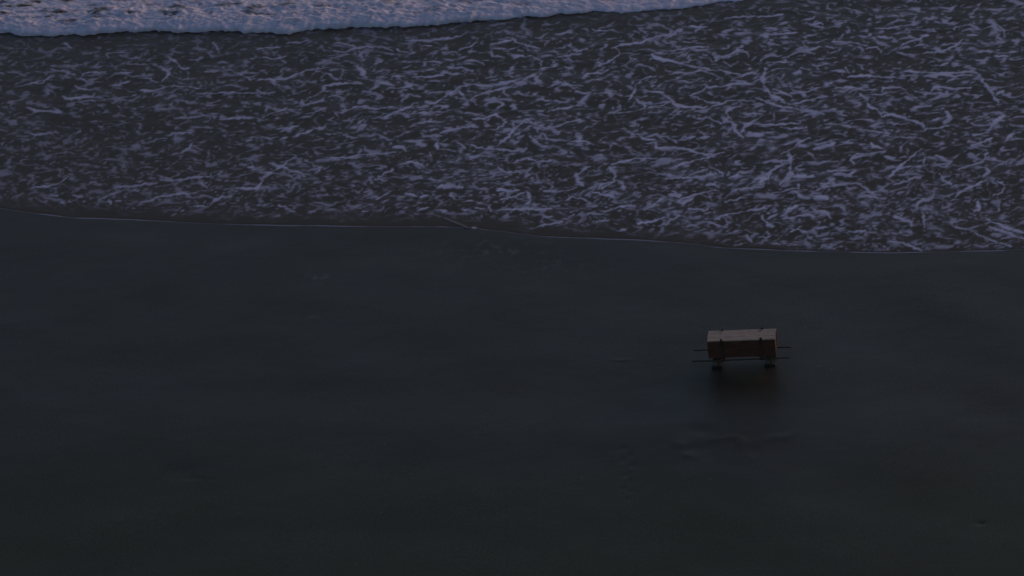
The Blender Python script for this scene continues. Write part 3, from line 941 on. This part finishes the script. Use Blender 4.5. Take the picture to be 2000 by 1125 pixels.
# carrying poles
for sy in (-1, 1):
    bm = bmesh.new()
    xs = np.linspace(-1.40, 1.33, 22)
    pts = [(float(q), sy * YP + 0.006 * math.sin(q * 2.1 + sy), ZP + 0.005 * math.sin(q * 1.7 + 1 + sy)) for q in xs]
    tube_bm(bm, pts, [0.023 + 0.002 * math.sin(i * 1.9) - (0.004 if i in (0, 21) else 0) for i in range(22)], 12)
    mesh_obj('carrying_pole', bm, M_POLE, chest, True)
# legs with broad feet
for x in (-0.685, 0.775):
    for sy in (-1, 1):
        bm = bmesh.new()
        yy = sy * (YP - 0.085)
        tube_bm(bm, [(x, yy, ZB + 0.02), (x + 0.004, yy, 0.24), (x - 0.003, yy + sy * 0.01, 0.10), (x, yy + sy * 0.012, 0.0)], [0.042, 0.036, 0.031, 0.034], 8)
        lg = mesh_obj('leg', bm, M_POLE if x > 0 and sy < 0 else M_BODY, chest)
        bm = bmesh.new()
        box_bm(bm, (x - 0.035, yy + sy * 0.012, 0.026), (0.30, 0.11, 0.072), rot=None, bev=0.018, jit=0.008)
        mesh_obj('foot', bm, M_IRON, lg)

# ------------------------------------------------------------------ light
world = bpy.data.worlds.new('World'); scene.world = world; world.use_nodes = True
nt = world.node_tree
bg = nt.nodes['Background']
sky = nt.nodes.new('ShaderNodeTexSky'); sky.sky_type = 'NISHITA'; sky.sun_disc = False
SKY_ROT = 55.0     # degrees from +Y (the open sea) towards +X
SKY_EL = 9.0
sky.sun_elevation = math.radians(SKY_EL); sky.sun_rotation = math.radians(SKY_ROT)
sky.altitude = 50; sky.air_density = 1.0; sky.dust_density = 1.3; sky.ozone_density = 2.5
nt.links.new(sky.outputs[0], bg.inputs['Color'])
bg.inputs['Strength'].default_value = 0.10
sd = bpy.data.lights.new('sun', 'SUN'); sd.energy = 0.8; sd.angle = math.radians(60); sd.color = (1, 0.70, 0.56)
so = bpy.data.objects.new('sun', sd); COL.objects.link(so)
az = math.radians(SKY_ROT); el = math.radians(SKY_EL)
to_sun = Vector((math.sin(az) * math.cos(el), math.cos(az) * math.cos(el), math.sin(el)))
so.rotation_euler = to_sun.to_track_quat('Z', 'Y').to_euler()
so.location = to_sun * 100

# ------------------------------------------------------------------ camera
P = math.radians(28); RHO = 0.115; DIST = 120.0
f = Vector((0, math.cos(P), -math.sin(P))); r = Vector((1, 0, 0)); u = Vector((0, math.sin(P), math.cos(P)))
uc = u * math.cos(RHO) + r * math.sin(RHO); rc = r * math.cos(RHO) - u * math.sin(RHO)
cd = bpy.data.cameras.new('camera'); cam = bpy.data.objects.new('camera', cd); COL.objects.link(cam)
loc = -f * DIST
mw = Matrix((( rc.x, uc.x, -f.x, loc.x), (rc.y, uc.y, -f.y, loc.y), (rc.z, uc.z, -f.z, loc.z), (0, 0, 0, 1)))
cam.matrix_world = mw
cd.sensor_width = 36; cd.lens = 146; cd.clip_start = 1; cd.clip_end = 5000
scene.camera = cam

scene.view_settings.view_transform = 'Standard'
scene.view_settings.look = 'None'
scene.view_settings.exposure = 0.50
scene.view_settings.gamma = 1.0
